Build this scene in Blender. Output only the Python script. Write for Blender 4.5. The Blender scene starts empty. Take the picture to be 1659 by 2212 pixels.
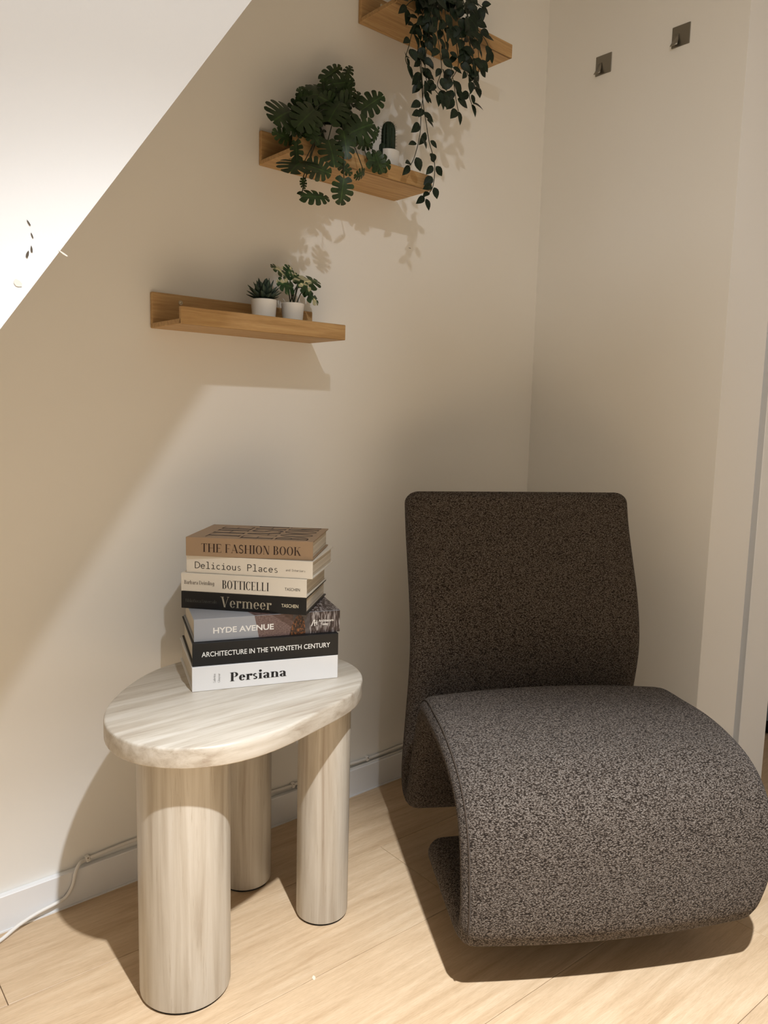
import bpy, bmesh, math, random
from mathutils import Vector, Matrix, noise as mnoise
random.seed(7)
SC = bpy.context.scene
COL = SC.collection
R = math.radians

# ------------------------------------------------------------------ camera
F_PX, YAW, PITCH, ROLL = 1675.64, .7192, -.1254, .0239
CAM = Vector((-1.92485, -1.52273, 1.008))
PCX, PCY = 829.5, 1106.0
_d = Vector((math.sin(YAW) * math.cos(PITCH), math.cos(YAW) * math.cos(PITCH), math.sin(PITCH)))
_r0 = Vector((math.cos(YAW), -math.sin(YAW), 0)); _u0 = _r0.cross(_d)
_r = _r0 * math.cos(ROLL) + _u0 * math.sin(ROLL)
_u = -_r0 * math.sin(ROLL) + _u0 * math.cos(ROLL)
cam_d = bpy.data.cameras.new('camera'); cam = bpy.data.objects.new('camera', cam_d); COL.objects.link(cam)
cam_d.sensor_fit = 'HORIZONTAL'; cam_d.sensor_width = 36; cam_d.lens = F_PX * 36 / 1659
cam_d.clip_start = .02
cam.matrix_world = Matrix(((_r.x, _u.x, -_d.x, CAM.x), (_r.y, _u.y, -_d.y, CAM.y), (_r.z, _u.z, -_d.z, CAM.z), (0, 0, 0, 1)))
SC.camera = cam

# ------------------------------------------------------------------ world, exposure
w = bpy.data.worlds.new('world'); SC.world = w; w.use_nodes = True
w.node_tree.nodes['Background'].inputs[0].default_value = (1, .9, .78, 1)
w.node_tree.nodes['Background'].inputs[1].default_value = .0
SC.view_settings.view_transform = 'Standard'; SC.view_settings.look = 'None'
SC.view_settings.gamma = 1; SC.view_settings.use_curve_mapping = False
SC.view_settings.exposure = 0.0

# ------------------------------------------------------------------ lights (main ceiling spot and an added fill lamp; their fittings are built below)
LAMP = Vector((-1.505, -1.61, 2.355))
LCOL = (.97, 1.0, 1.04)   # as white-balanced by the camera
def downlight(name, loc, watts, radius, dist, color=LCOL):
    # reflector lamp: relative intensity given against the angle from straight down
    l = bpy.data.lights.new(name, 'POINT'); l.energy = watts; l.shadow_soft_size = radius; l.color = color; l.use_nodes = True
    nt = l.node_tree; em = nt.nodes['Emission']
    tc = nt.nodes.new('ShaderNodeTexCoord'); sp_ = nt.nodes.new('ShaderNodeSeparateXYZ'); ng = nt.nodes.new('ShaderNodeMath'); ng.operation = 'MULTIPLY'; ng.inputs[1].default_value = -1
    rp_ = nt.nodes.new('ShaderNodeValToRGB'); e = rp_.color_ramp.elements
    st = sorted((math.cos(R(a)), g) for a, g in dist)
    while len(e) < len(st): e.new(.5)
    for k, (p, g) in enumerate(st): e[k].position = max(0, p); e[k].color = (g, g, g, 1)
    nt.links.new(tc.outputs['Normal'], sp_.inputs[0]); nt.links.new(sp_.outputs['Z'], ng.inputs[0]); nt.links.new(ng.outputs[0], rp_.inputs[0]); nt.links.new(rp_.outputs['Color'], em.inputs['Strength'])
    o = bpy.data.objects.new(name, l); COL.objects.link(o); o.location = loc
    return o
BEAM = tuple((a_, g_ / 2.4) for a_, g_ in ((0, 2.4), (8, 2.2), (13, 1.6), (17, 1.05), (22, .86), (27, .76), (31, .62), (34, .49), (36, .33), (38, .16), (40, .090), (45, .068), (54, .062), (61, .050), (66, .044), (75, .03), (90, .004)))
WIDE = ((0, 1.0), (30, .9), (50, .6), (70, .25), (90, .02))
downlight('spot_or_fill_lamp', LAMP, 525 * 2.4, .022, BEAM)
FILL_LAMP = Vector((-2.6, -3.0, 2.40))
downlight('spot_or_fill_lamp', FILL_LAMP, 10, .03, WIDE)  # weak fill lamp added out of view to lift the walls

# ------------------------------------------------------------------ pixel helpers (1659 x 2212 frame)
def ray(x, y): return _d + _r * ((x - PCX) / F_PX) - _u * ((y - PCY) / F_PX)
def onz(x, y, z): v = ray(x, y); return CAM + v * ((z - CAM.z) / v.z)
def ony(x, y, Y): v = ray(x, y); return CAM + v * ((Y - CAM.y) / v.y)

# ------------------------------------------------------------------ object helpers
def link(name, me, mat=None, parent=None, loc=None):
    o = bpy.data.objects.new(name, me); COL.objects.link(o)
    if mat is not None and me is not None and len(me.materials) == 0: me.materials.append(mat)
    if parent is not None: o.parent = parent
    if loc is not None: o.location = loc
    return o
def tag(o, label=None, cat=None, group=None, kind=None):
    if label: o['label'] = label
    if cat: o['category'] = cat
    if group: o['group'] = group
    if kind: o['kind'] = kind
    return o
def empty(name, loc=(0, 0, 0), rz=0):
    o = bpy.data.objects.new(name, None); COL.objects.link(o); o.location = loc; o.rotation_euler = (0, 0, rz)
    o.empty_display_size = .05
    return o
def mesh(name, verts, faces, smooth=False):
    me = bpy.data.meshes.new(name); me.from_pydata([tuple(v) for v in verts], [], faces); me.update()
    if smooth:
        for p in me.polygons: p.use_smooth = True
    return me
def fin(bm, name, smooth=False):
    bmesh.ops.recalc_face_normals(bm, faces=bm.faces)
    me = bpy.data.meshes.new(name); bm.to_mesh(me); bm.free()
    if smooth:
        for p in me.polygons: p.use_smooth = True
    return me
def box(lo, hi, bev=0, seg=2, name='box'):
    bm = bmesh.new(); bmesh.ops.create_cube(bm, size=1)
    lo = Vector(lo); hi = Vector(hi)
    for v in bm.verts: v.co = Vector([lo[i] + (v.co[i] + .5) * (hi[i] - lo[i]) for i in range(3)])
    if bev: bmesh.ops.bevel(bm, geom=bm.edges[:], offset=bev, segments=seg, affect='EDGES', profile=.5)
    return fin(bm, name)
def prism(poly, h0, h1, bev=0, axis='Z', seg=2, smooth=False, name='prism'):
    bm = bmesh.new()
    def P(a, b, h): return {'Z': (a, b, h), 'Y': (a, h, b), 'X': (h, a, b)}[axis]
    lo = [bm.verts.new(P(a, b, h0)) for a, b in poly]; hi = [bm.verts.new(P(a, b, h1)) for a, b in poly]
    n = len(poly)
    bm.faces.new(lo[::-1]); bm.faces.new(hi)
    for i in range(n): bm.faces.new((lo[i], lo[(i + 1) % n], hi[(i + 1) % n], hi[i]))
    if bev:
        bm.normal_update()
        es = [e for e in bm.edges if len(e.link_faces) == 2 and e.calc_face_angle(0) > .6]
        bmesh.ops.bevel(bm, geom=es, offset=bev, segments=seg, affect='EDGES', profile=.5)
    me = fin(bm, name)
    if smooth: shade(me)
    return me
def shade(me, ang=.6):
    for p in me.polygons: p.use_smooth = True
    bm = bmesh.new(); bm.from_mesh(me)
    for e in bm.edges:
        e.smooth = not (len(e.link_faces) == 2 and e.calc_face_angle(0) > ang)
    bm.to_mesh(me); bm.free()
def lathe(prof, n=32, smooth=True, name='lathe', ang=.7):
    vs = []; fs = []
    for r, z in prof:
        for k in range(n): a = 2 * math.pi * k / n; vs.append((r * math.cos(a), r * math.sin(a), z))
    for i in range(len(prof) - 1):
        for k in range(n): fs.append((i * n + k, i * n + (k + 1) % n, (i + 1) * n + (k + 1) % n, (i + 1) * n + k))
    if prof[0][0] > 1e-6: fs.append(tuple(range(n))[::-1])
    if prof[-1][0] > 1e-6: fs.append(tuple((len(prof) - 1) * n + k for k in range(n)))
    me = mesh(name, vs, fs)
    bm = bmesh.new(); bm.from_mesh(me); bmesh.ops.remove_doubles(bm, verts=bm.verts, dist=1e-6)
    bmesh.ops.recalc_face_normals(bm, faces=bm.faces); bm.to_mesh(me); bm.free()
    if smooth: shade(me, ang)
    return me
def catmull(pts, n):
    out = []; m = len(pts)
    for i in range(m - 1):
        p0 = pts[max(i - 1, 0)]; p1 = pts[i]; p2 = pts[i + 1]; p3 = pts[min(i + 2, m - 1)]
        for k in range(n):
            t = k / n
            out.append(.5 * (2 * p1 + (p2 - p0) * t + (2 * p0 - 5 * p1 + 4 * p2 - p3) * t * t + (3 * p1 - p0 - 3 * p2 + p3) * t ** 3))
    out.append(pts[-1]); return out
def tube(pts, rad, n=8, name='tube', taper=None):
    pts = [Vector(p) for p in pts]; vs = []; fs = []
    ref = Vector((0, 0, 1)); prev = None
    for i, p in enumerate(pts):
        t = (pts[min(i + 1, len(pts) - 1)] - pts[max(i - 1, 0)]).normalized()
        if prev is None:
            prev = t.cross(ref if abs(t.z) < .9 else Vector((1, 0, 0))).normalized()
        a = (prev - t * prev.dot(t)).normalized(); b = t.cross(a); prev = a
        r = rad if taper is None else rad * taper[i]
        for k in range(n): q = 2 * math.pi * k / n; vs.append(p + a * (r * math.cos(q)) + b * (r * math.sin(q)))
    for i in range(len(pts) - 1):
        for k in range(n): fs.append((i * n + k, i * n + (k + 1) % n, (i + 1) * n + (k + 1) % n, (i + 1) * n + k))
    fs.append(tuple(range(n))[::-1]); fs.append(tuple((len(pts) - 1) * n + k for k in range(n)))
    return mesh(name, vs, fs, True)

# ------------------------------------------------------------------ materials
def mat(name, color, rough=.5, metal=0, spec=.5):
    m = bpy.data.materials.new(name); m.use_nodes = True
    b = m.node_tree.nodes['Principled BSDF']
    b.inputs['Base Color'].default_value = (*color, 1); b.inputs['Roughness'].default_value = rough
    b.inputs['Metallic'].default_value = metal; b.inputs['Specular IOR Level'].default_value = spec
    return m
def N(m, t, **kw):
    n = m.node_tree.nodes.new(t)
    for k, v in kw.items():
        if k.startswith('i_'): n.inputs[k[2:]].default_value = v
        else: setattr(n, k, v)
    return n
def L(m, a, ao, b, bi): m.node_tree.links.new(a.outputs[ao], b.inputs[bi])
def bsdf(m): return m.node_tree.nodes['Principled BSDF']
def ramp(m, stops):
    n = m.node_tree.nodes.new('ShaderNodeValToRGB'); e = n.color_ramp.elements
    while len(e) > len(stops): e.remove(e[-1])
    while len(e) < len(stops): e.new(.5)
    for k, (p, c) in enumerate(stops): e[k].position = p; e[k].color = (*c, 1)
    return n
def bump(m, src, out, strength, dist):
    b = N(m, 'ShaderNodeBump'); b.inputs['Strength'].default_value = strength; b.inputs['Distance'].default_value = dist
    L(m, src, out, b, 'Height'); L(m, b, 'Normal', bsdf(m), 'Normal'); return b
def coords(m, kind='Object', scale=(1, 1, 1), rot=(0, 0, 0), randomize=0):
    tc = N(m, 'ShaderNodeTexCoord'); mp = N(m, 'ShaderNodeMapping')
    mp.inputs['Scale'].default_value = scale; mp.inputs['Rotation'].default_value = rot
    L(m, tc, kind, mp, 'Vector')
    if randomize:
        oi = N(m, 'ShaderNodeObjectInfo'); mu = N(m, 'ShaderNodeMath', operation='MULTIPLY'); mu.inputs[1].default_value = randomize
        L(m, oi, 'Random', mu, 0); L(m, mu, 0, mp, 'Location')
    return mp
def paint(name, color, rough=.55):
    m = mat(name, color, rough, spec=.25); c = coords(m, 'Object')
    n1 = N(m, 'ShaderNodeTexNoise', i_Scale=1.3, i_Detail=3.0); L(m, c, 0, n1, 'Vector')
    r = ramp(m, [(.3, tuple(x * .975 for x in color)), (.7, color)]); L(m, n1, 'Fac', r, 'Fac'); L(m, r, 'Color', bsdf(m), 'Base Color')
    n2 = N(m, 'ShaderNodeTexNoise', i_Scale=220.0, i_Detail=4.0); L(m, c, 0, n2, 'Vector'); bump(m, n2, 'Fac', .10, .0006)
    return m
def wood(name, c0, c1, c2, scale, rough=.45, rnd=9.0, bands=60, var=.06):
    m = mat(name, c1, rough, spec=.35); c = coords(m, 'Object', scale, randomize=rnd)
    n1 = N(m, 'ShaderNodeTexNoise', i_Scale=4.0, i_Detail=8.0, i_Roughness=.62, i_Distortion=.4); L(m, c, 0, n1, 'Vector')
    r = ramp(m, [(.28, c0), (.5, c1), (.72, c2)]); L(m, n1, 'Fac', r, 'Fac')
    n2 = N(m, 'ShaderNodeTexNoise', i_Scale=float(bands), i_Detail=5.0, i_Roughness=.7); L(m, c, 0, n2, 'Vector')
    mx = N(m, 'ShaderNodeMixRGB', blend_type='MULTIPLY'); mx.inputs[0].default_value = .38
    r2 = ramp(m, [(.32, (.62, .58, .52)), (.58, (1, 1, 1))]); L(m, n2, 'Fac', r2, 'Fac')
    L(m, r, 'Color', mx, 1); L(m, r2, 'Color', mx, 2)
    oi = N(m, 'ShaderNodeObjectInfo'); hsv = N(m, 'ShaderNodeHueSaturation')
    mr = N(m, 'ShaderNodeMapRange'); mr.inputs['To Min'].default_value = 1 - var; mr.inputs['To Max'].default_value = 1 + var
    L(m, oi, 'Random', mr, 'Value'); L(m, mr, 'Result', hsv, 'Value'); L(m, mx, 'Color', hsv, 'Color')
    L(m, hsv, 'Color', bsdf(m), 'Base Color'); bump(m, n2, 'Fac', .12, .0006)
    return m
def travertine(name, scale, rot=(0, 0, 0)):
    m = mat(name, (.72, .64, .52), .38, spec=.45); c = coords(m, 'Object', scale, rot, randomize=5.0)
    n1 = N(m, 'ShaderNodeTexNoise', i_Scale=3.4, i_Detail=9.0, i_Roughness=.60, i_Distortion=.35); L(m, c, 0, n1, 'Vector')
    r = ramp(m, [(.30, (.36, .30, .235)), (.43, (.47, .42, .345)), (.55, (.55, .505, .43)), (.72, (.62, .585, .52))]); L(m, n1, 'Fac', r, 'Fac')
    n2 = N(m, 'ShaderNodeTexNoise', i_Scale=17.0, i_Detail=6.0, i_Roughness=.7); L(m, c, 0, n2, 'Vector')
    r2 = ramp(m, [(.27, (.55, .47, .38)), (.42, (1, 1, 1))]); L(m, n2, 'Fac', r2, 'Fac')
    mx = N(m, 'ShaderNodeMixRGB', blend_type='MULTIPLY'); mx.inputs[0].default_value = .55; L(m, r, 'Color', mx, 1); L(m, r2, 'Color', mx, 2)
    L(m, mx, 'Color', bsdf(m), 'Base Color'); bump(m, n2, 'Fac', .05, .0005)
    return m
def fabric(name):
    # coarse twill: short slanted yarns, dark gaps between them and a few bright fibres
    m = mat(name, (.12, .10, .085), .95, spec=.1)
    c = coords(m, 'UV', (280, 560, 1), (0, 0, .42))
    v = N(m, 'ShaderNodeTexVoronoi', i_Scale=1.0, i_Randomness=.85); L(m, c, 0, v, 'Vector')
    n = N(m, 'ShaderNodeTexNoise', i_Scale=.9, i_Detail=4.0, i_Roughness=.65); L(m, c, 0, n, 'Vector')
    a = N(m, 'ShaderNodeMath', operation='MULTIPLY_ADD'); a.inputs[1].default_value = -.62
    L(m, v, 'Distance', a, 0); L(m, n, 'Fac', a, 2)
    r = ramp(m, [(.0, (.018, .013, .010)), (.13, (.062, .048, .038)), (.29, (.165, .138, .117)), (.47, (.265, .235, .208)), (.64, (.46, .43, .39))]); L(m, a, 0, r, 'Fac')
    L(m, r, 'Color', bsdf(m), 'Base Color'); bump(m, a, 0, 1.0, .0030)
    bsdf(m).inputs['Sheen Weight'].default_value = .05
    return m
def leafmat(name, c0, c1, rough=.45, var=None):
    m = mat(name, c0, rough, spec=.3); c = coords(m, 'Object', randomize=4.0)
    n = N(m, 'ShaderNodeTexNoise', i_Scale=4.0, i_Detail=3.0); L(m, c, 0, n, 'Vector')
    st = [(.35, c0), (.7, c1)] if var is None else [(.46, c0), (.55, c1), (.60, var)]
    if var is not None: n.inputs['Scale'].default_value = 1.7; n.inputs['Detail'].default_value = 1.0
    r = ramp(m, st); L(m, n, 'Fac', r, 'Fac')
    tc = N(m, 'ShaderNodeTexCoord'); sx3 = N(m, 'ShaderNodeSeparateXYZ'); ab = N(m, 'ShaderNodeMath', operation='ABSOLUTE'); L(m, tc, 'Object', sx3, 0); L(m, sx3, 'X', ab, 0)
    rv = ramp(m, [(.008, (2.2, 2.2, 1.9)), (.03, (1, 1, 1))]); L(m, ab, 0, rv, 'Fac')
    mv = N(m, 'ShaderNodeMixRGB', blend_type='MULTIPLY'); mv.inputs[0].default_value = 1; L(m, r, 'Color', mv, 1); L(m, rv, 'Color', mv, 2); L(m, mv, 'Color', bsdf(m), 'Base Color')
    return m
M = {}
M['wall'] = paint('wall_paint', (.88, .865, .82))
M['white'] = paint('white_paint', (.86, .86, .85), .45)
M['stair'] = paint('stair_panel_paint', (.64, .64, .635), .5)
M['trim'] = paint('trim_gloss_paint', (.84, .85, .86), .35)
M['oak'] = wood('oak_planks', (.50, .35, .21), (.60, .44, .28), (.68, .52, .35), (1.1, 14, 14), .42, 11, 46, .05)
M['underfloor'] = mat('underfloor', (.10, .065, .035), .8)
M['bamboo'] = wood('bamboo', (.38, .225, .09), (.50, .31, .135), (.59, .395, .185), (1.6, 30, 30), .5, 7, 22, .03)
M['trav_top'] = travertine('travertine_top', (1.0, 15, 15), (0, 0, R(20)))
M['trav_leg'] = travertine('travertine_leg', (13, 13, .6))
M['foot'] = mat('black_rubber', (.01, .01, .01), .6)
M['fabric'] = fabric('grey_brown_weave')
M['steel'] = mat('brushed_steel', (.30, .28, .24), .42, 1)
M['cable'] = mat('white_plastic', (.78, .76, .72), .4)
M['dark'] = mat('dark_scuff', (.06, .045, .03), .8)
M['pale'] = mat('pale_scuff', (.55, .52, .47), .8)
M['brass'] = mat('screw_metal', (.55, .47, .33), .35, 1)
M['pot'] = mat('white_ceramic', (.78, .75, .69), .35)
M['soil'] = mat('soil', (.02, .015, .01), .9)
M['leaf'] = leafmat('monstera_green', (.012, .026, .007), (.032, .060, .018), .42)
M['vine'] = leafmat('vine_green', (.004, .010, .004), (.010, .022, .009), .5)
M['stem'] = mat('stem_green', (.015, .022, .008), .6)
M['succ'] = leafmat('succulent_green', (.022, .040, .028), (.045, .066, .050), .5)
M['vari'] = leafmat('variegated_green', (.014, .040, .012), (.030, .070, .022), .45, (.45, .42, .25))
M['cactus'] = leafmat('cactus_green', (.004, .009, .004), (.010, .018, .008), .6)
M['spine'] = mat('cactus_spines', (.05, .05, .03), .6)
M['page'] = mat('paper_pages', (.62, .55, .44), .8, spec=.1)
M['black'] = mat('black_cloth', (.012, .012, .012), .75, spec=.1)

# ================================================================== THE SETTING
# stairs boxed in above the corner: a side panel 0.76 m out from the back wall, with the sloping soffit behind it
def zl(x): return 1.42 + (x + 1.473) * 1.399
CEIL = 2.45
sx = -1.473 + (CEIL - 1.42) / 1.399; bx = -1.473 - 1.42 / 1.399
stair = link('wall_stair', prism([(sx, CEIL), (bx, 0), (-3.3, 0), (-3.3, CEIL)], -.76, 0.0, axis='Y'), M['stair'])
tag(stair, 'white boxed-in stair side with a steep sloping lower edge', kind='structure')
def scuff(px, dark, ln, wd, ang, Y, parent):
    p = ony(*px, Y); bm = bmesh.new()
    pts = []
    for k in range(8):
        a = 2 * math.pi * k / 8; q = 1 + .25 * math.sin(3 * a + px[0]); x = ln * math.cos(a) * q; z = wd * math.sin(a)
        pts.append(bm.verts.new((x * math.cos(ang) - z * math.sin(ang), -.0004, x * math.sin(ang) + z * math.cos(ang))))
    bm.faces.new(pts)
    o = link('scuff_mark', fin(bm, 'scuff_mark'), M['dark' if dark else 'pale'], parent, p)
    return o
for px, dk, ln, wd, an in (((62, 482), 1, .0028, .0007, -1.0), ((69, 509), 1, .0026, .0006, -1.2), ((68, 539), 1, .003, .0009, -1.5), ((59, 550), 1, .0034, .0012, 1.3), ((38, 612), 0, .004, .003, -.6), ((137, 548), 0, .005, .0008, -.5)):
    scuff(px, dk, ln, wd, an, -.7601, stair)

wall_b = tag(link('wall_back', box((-3.3, 0, 0), (.12, .1, CEIL)), M['wall']), 'off-white back wall carrying three stepped shelves', kind='structure')
scuff((885, 536), 1, .0042, .0006, 0.0, 0, wall_b)
wall_r = tag(link('wall_right', box((0, -.5935, 0), (.10, .1, CEIL)), M['wall']), 'plain right-hand wall with two steel hooks', kind='structure')
# the end of that wall turns away into a doorway
ex, ey = .906, -.423
def onend(px, py):
    v = ray(px, py); n = Vector((ey, -ex, 0)); t = ((Vector((0, -.5935, 0)) - CAM).dot(n)) / v.dot(n); p = CAM + v * t
    return (p - Vector((0, -.5935, 0))).dot(Vector((ex, ey, 0)))
g0, g1, e1 = onend(1625, 1100), onend(1636, 1100), onend(1655, 1540)
def slab(name, a, b, off, depth, m, label, bev=.0015, kind='structure'):
    # board along the wall end, between distances a and b from the corner, face set out by off
    me = box((a, -off, 0), (b, depth, CEIL), bev, 1)
    o = link(name, me, m, None, (0, -.5935, 0)); o.rotation_euler = (0, 0, math.atan2(ey, ex))
    return tag(o, label, kind=kind)
slab('trim_1', 0, g0, 0, .10, M['white'], 'white painted wall end beside the doorway')
slab('trim_2', g0, g1, -.018, .10, M['white'], 'shadow gap between wall end and door casing', .0005)
slab('door_1', g1, e1, .004, .06, M['trim'], 'white door casing at the far right edge')

# room beyond the frame
tag(link('ceiling', box((-3.3, -3.4, CEIL), (2.6, .1, CEIL + .1)), M['white']), 'white ceiling', kind='structure')
tag(link('wall_left', box((-3.4, -3.4, 0), (-3.3, .1, CEIL)), M['wall']), 'left wall out of view', kind='structure')
tag(link('wall_front', box((-3.3, -3.5, 0), (2.6, -3.4, CEIL)), M['wall']), 'wall behind the viewer', kind='structure')
tag(link('wall_beyond', box((2.5, -3.4, 0), (2.6, .1, CEIL)), M['wall']), 'wall of the room past the doorway', kind='structure')
tag(link('wall_beyond_back', box((.10, .4, 0), (2.6, .5, CEIL)), M['wall']), 'back wall of the room past the doorway', kind='structure')

# floor of wide oak planks, laid almost parallel to the back wall
floor = tag(link('floor', box((-3.3, -3.4, -.08), (2.6, .5, -.013)), M['underfloor']), 'pale oak plank floor', kind='structure')
rot = R(-2.0); PW = .261
yoff = -.2435
joints = {1: [-2.60, -.790, 1.02], 2: [-1.571, .25, 2.07], 3: [-2.2, -.38, 1.45], 4: [-2.66, -.842, .98], 0: [-1.6, .2, 2.0]}
pivot = Vector((-.79, yoff, 0))
for row in range(-2, 13):
    js = joints.get(row, [(-2.6 + .67 * row) % 1.82 - 3.2, (-2.6 + .67 * row) % 1.82 - 1.38, (-2.6 + .67 * row) % 1.82 + .44])
    xs = [-3.4] + [j for j in js if j > -3.3] + [2.7]
    y1 = yoff + (1 - row) * PW; y0 = y1 - PW
    for a, b in zip(xs[:-1], xs[1:]):
        g = .0005
        me = box((0, 0, -.012), (b - a - 2 * g, PW - 2 * g, 0), .0007, 1)
        o = link('plank', me, M['oak'], floor)
        q = Vector((a + g, y0 + g, 0)) - pivot
        o.location = pivot + Vector((q.x * math.cos(rot) - q.y * math.sin(rot), q.x * math.sin(rot) + q.y * math.cos(rot), 0)); o.rotation_euler = (0, 0, rot)

# small pale chip in the floor in front of the table
bm = bmesh.new(); bm.faces.new([bm.verts.new((.0055 * math.cos(a_) * (1 + .3 * math.sin(2 * a_)), .003 * math.sin(a_), 0)) for a_ in [k_ * math.pi / 5 for k_ in range(10)]])
cp_ = onz(678, 2112, .0003); link('floor_chip', fin(bm, 'floor_chip'), mat('bare_chip', (.78, .66, .52), .8), floor, cp_).rotation_euler = (0, 0, .9)

# baseboards
bb = .0145
zt = ony(120.5, 1896, -bb).z
tag(link('baseboard_back', box((-3.3, -bb, .003), (-.0, 0, zt), .0012, 1), M['trim']), 'low white baseboard under the shelves', kind='structure')
tag(link('baseboard_right', box((-bb, -.5935, .003), (0, -bb, zt), .0012, 1), M['trim']), 'low white baseboard behind the lounge chair', kind='structure')
tag(link('trim_3', box((-3.3, -bb - .002, 0), (0, -bb + .002, .0035)), M['trim']), 'thin caulk line at the foot of the baseboard', kind='structure')

# ================================================================== CEILING SPOT FITTING, ADDED LIGHT BLOCKER AND FILL LAMP (above the frame)
fit = empty('spot_or_fill_fitting', (LAMP.x, LAMP.y, CEIL)); tag(fit, 'ceiling spotlight above the viewer, with a dark head added to block its light', 'spotlight')
link('ceiling_plate', lathe([(.055, -.018), (.055, 0)], 24), M['black'], fit)
link('lamp_ring', lathe([(.040, -.046), (.040, -.018), (.02, -.018)], 24), M['black'], fit)
HO = Vector((.131, .147, -.260))
link('stem', tube([(.03, .03, -.01), (HO.x * .75, HO.y * .75, -.05), (HO.x, HO.y, HO.z + .06)], .006), M['black'], fit)  # arm carrying the added light blocker
link('light_blocker', lathe([(.018, .058), (.046, .046), (.054, .01), (.054, -.045), (.046, -.045), (.042, .01), (.0, .02)], 28), M['black'], fit, HO)  # unseen blocker added to cast the soft shade around the chair back
fill_fit = empty('spot_or_fill_fitting', (FILL_LAMP.x, FILL_LAMP.y, CEIL)); tag(fill_fit, 'small round fill lamp added over the back of the room', 'spotlight')  # fitting made up to go with the added fill lamp
link('ceiling_plate', lathe([(.05, -.018), (.05, 0)], 24), M['black'], fill_fit)
link('lamp_ring', lathe([(.04, -.036), (.04, -.018), (.02, -.018)], 24), M['black'], fill_fit)

# ================================================================== SHELVES
SL, SHB, SD, SHL, ST = .3959, .0719, .1356, .0330, .010
SHX = (-1.2321, -.9783, -.7091); SHZ = (1.1692, 1.5383, 1.9143)
labels = ('lowest bamboo picture ledge with two small white pots', 'middle bamboo picture ledge under the bushy monstera', 'highest bamboo picture ledge behind the trailing vine')
me_back = box((0, -ST, 0), (SL, 0, SHB), .0025, 2); me_board = box((0, -SD + .0003, 0), (SL, -ST, ST), .0010, 1)
me_lip = box((0, -SD, 0), (SL, -SD + .008, SHL), .0012, 1)
me_screw = lathe([(.0, -.0018), (.0022, -.0012), (.0036, 0), (.0046, .0004), (.0046, -.001)], 16)
for i in range(3):
    s = empty('wall_shelf', (SHX[i], 0, SHZ[i])); tag(s, labels[i], 'shelf', 'stepped bamboo shelves')
    link('back_panel', me_back, M['bamboo'], s); link('shelf_board', me_board, M['bamboo'], s); link('front_lip', me_lip, M['bamboo'], s)
    for xx in (.062, SL - .062):
        q = link('screw', me_screw, M['brass'], s, (xx, -ST - .0004, SHB - .016)); q.rotation_euler = (R(-90), 0, 0)

# ================================================================== HOOKS
def hook(y0, y1, z0, z1, label):
    h = empty('wall_hook', (0, (y0 + y1) / 2, (z0 + z1) / 2)); tag(h, label, 'hook', 'adhesive steel hooks')
    a = abs(y1 - y0) / 2; b = (z1 - z0) / 2
    pl = [(x, z) for x, z in ((-a, -b), (a, -b), (a, b), (-a, b))]
    link('plate', prism(pl, -.0016, 0, .0012, 'X', 1), M['steel'], h)
    # tongue bent out of the plate: fixed at the top, flaring out at the bottom
    vs = []; fs = []
    prof = [(.006, .0), (-.003, -.002), (-.011, -.005), (-.018, -.009), (-.0245, -.0125)]
    for k, (z, x) in enumerate(prof):
        for t in (0, 1):
            for sgn in (-1, 1): vs.append((x - .0016 - .0014 * t, (.0055 + .0045 * k / 4) * sgn + .011, z))
    for k in range(len(prof) - 1):
        o = 4 * k
        fs += [(o, o + 1, o + 5, o + 4), (o + 2, o + 6, o + 7, o + 3), (o, o + 4, o + 6, o + 2), (o + 1, o + 3, o + 7, o + 5)]
    fs += [(0, 2, 3, 1), (16, 17, 19, 18)]
    link('tongue', mesh('tongue', vs, fs, True), M['steel'], h)
hook(-.220, -.170, 1.9485, 1.999, 'square steel stick-on hook nearer the room corner')
hook(-.445, -.396, 1.9495, 2.000, 'square steel stick-on hook nearer the white wall end')

# ================================================================== SIDE TABLE
tz, tt = .4905, .0341
tcx, tcy = -1.2023, -.2939
co = [.23146, .02703, .02028, .00538, -.00899, .00169, .00322]
def outline(n, ins=0):
    out = []
    for k in range(n):
        a = 2 * math.pi * k / n
        rr = co[0] + co[1] * math.cos(2 * a) + co[2] * math.sin(2 * a) + co[3] * math.cos(3 * a) + co[4] * math.sin(3 * a) + .6 * (co[5] * math.cos(4 * a) + co[6] * math.sin(4 * a)) - ins
        out.append((rr * math.cos(a), rr * math.sin(a)))
    return out
tab = empty('side_table', (tcx, tcy, 0)); tag(tab, 'oval travertine side table on three thick round legs', 'table')
NO = 96; rings = [(.0022, tz - tt), (.0006, tz - tt + .0006), (0, tz - tt + .0022), (0, tz - .0050), (.0006, tz - .0024), (.0020, tz - .0007), (.0048, tz)]
vs = []; fs = []
for ins, z in rings: vs += [(x, y, z) for x, y in outline(NO, ins)]
for i in range(len(rings) - 1):
    for k in range(NO): fs.append((i * NO + k, i * NO + (k + 1) % NO, (i + 1) * NO + (k + 1) % NO, (i + 1) * NO + k))
fs.append(tuple(range(NO))[::-1]); fs.append(tuple((len(rings) - 1) * NO + k for k in range(NO)))
me = mesh('table_top', vs, fs); shade(me, .9); link('table_top', me, M['trav_top'], tab)
for lx, ly, lr in ((-1.3449, -.3577, .0781), (-1.0379, -.3464, .0520), (-1.0998, -.1523, .0545)):
    lg = link('leg', lathe([(lr - .003, .004), (lr - .0006, .0055), (lr, .008), (lr, tz - tt)], 64), M['trav_leg'], tab, (lx - tcx, ly - tcy, 0))
    link('foot_pad', lathe([(lr - .004, 0), (lr - .004, .0045)], 48), M['foot'], lg)

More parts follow.
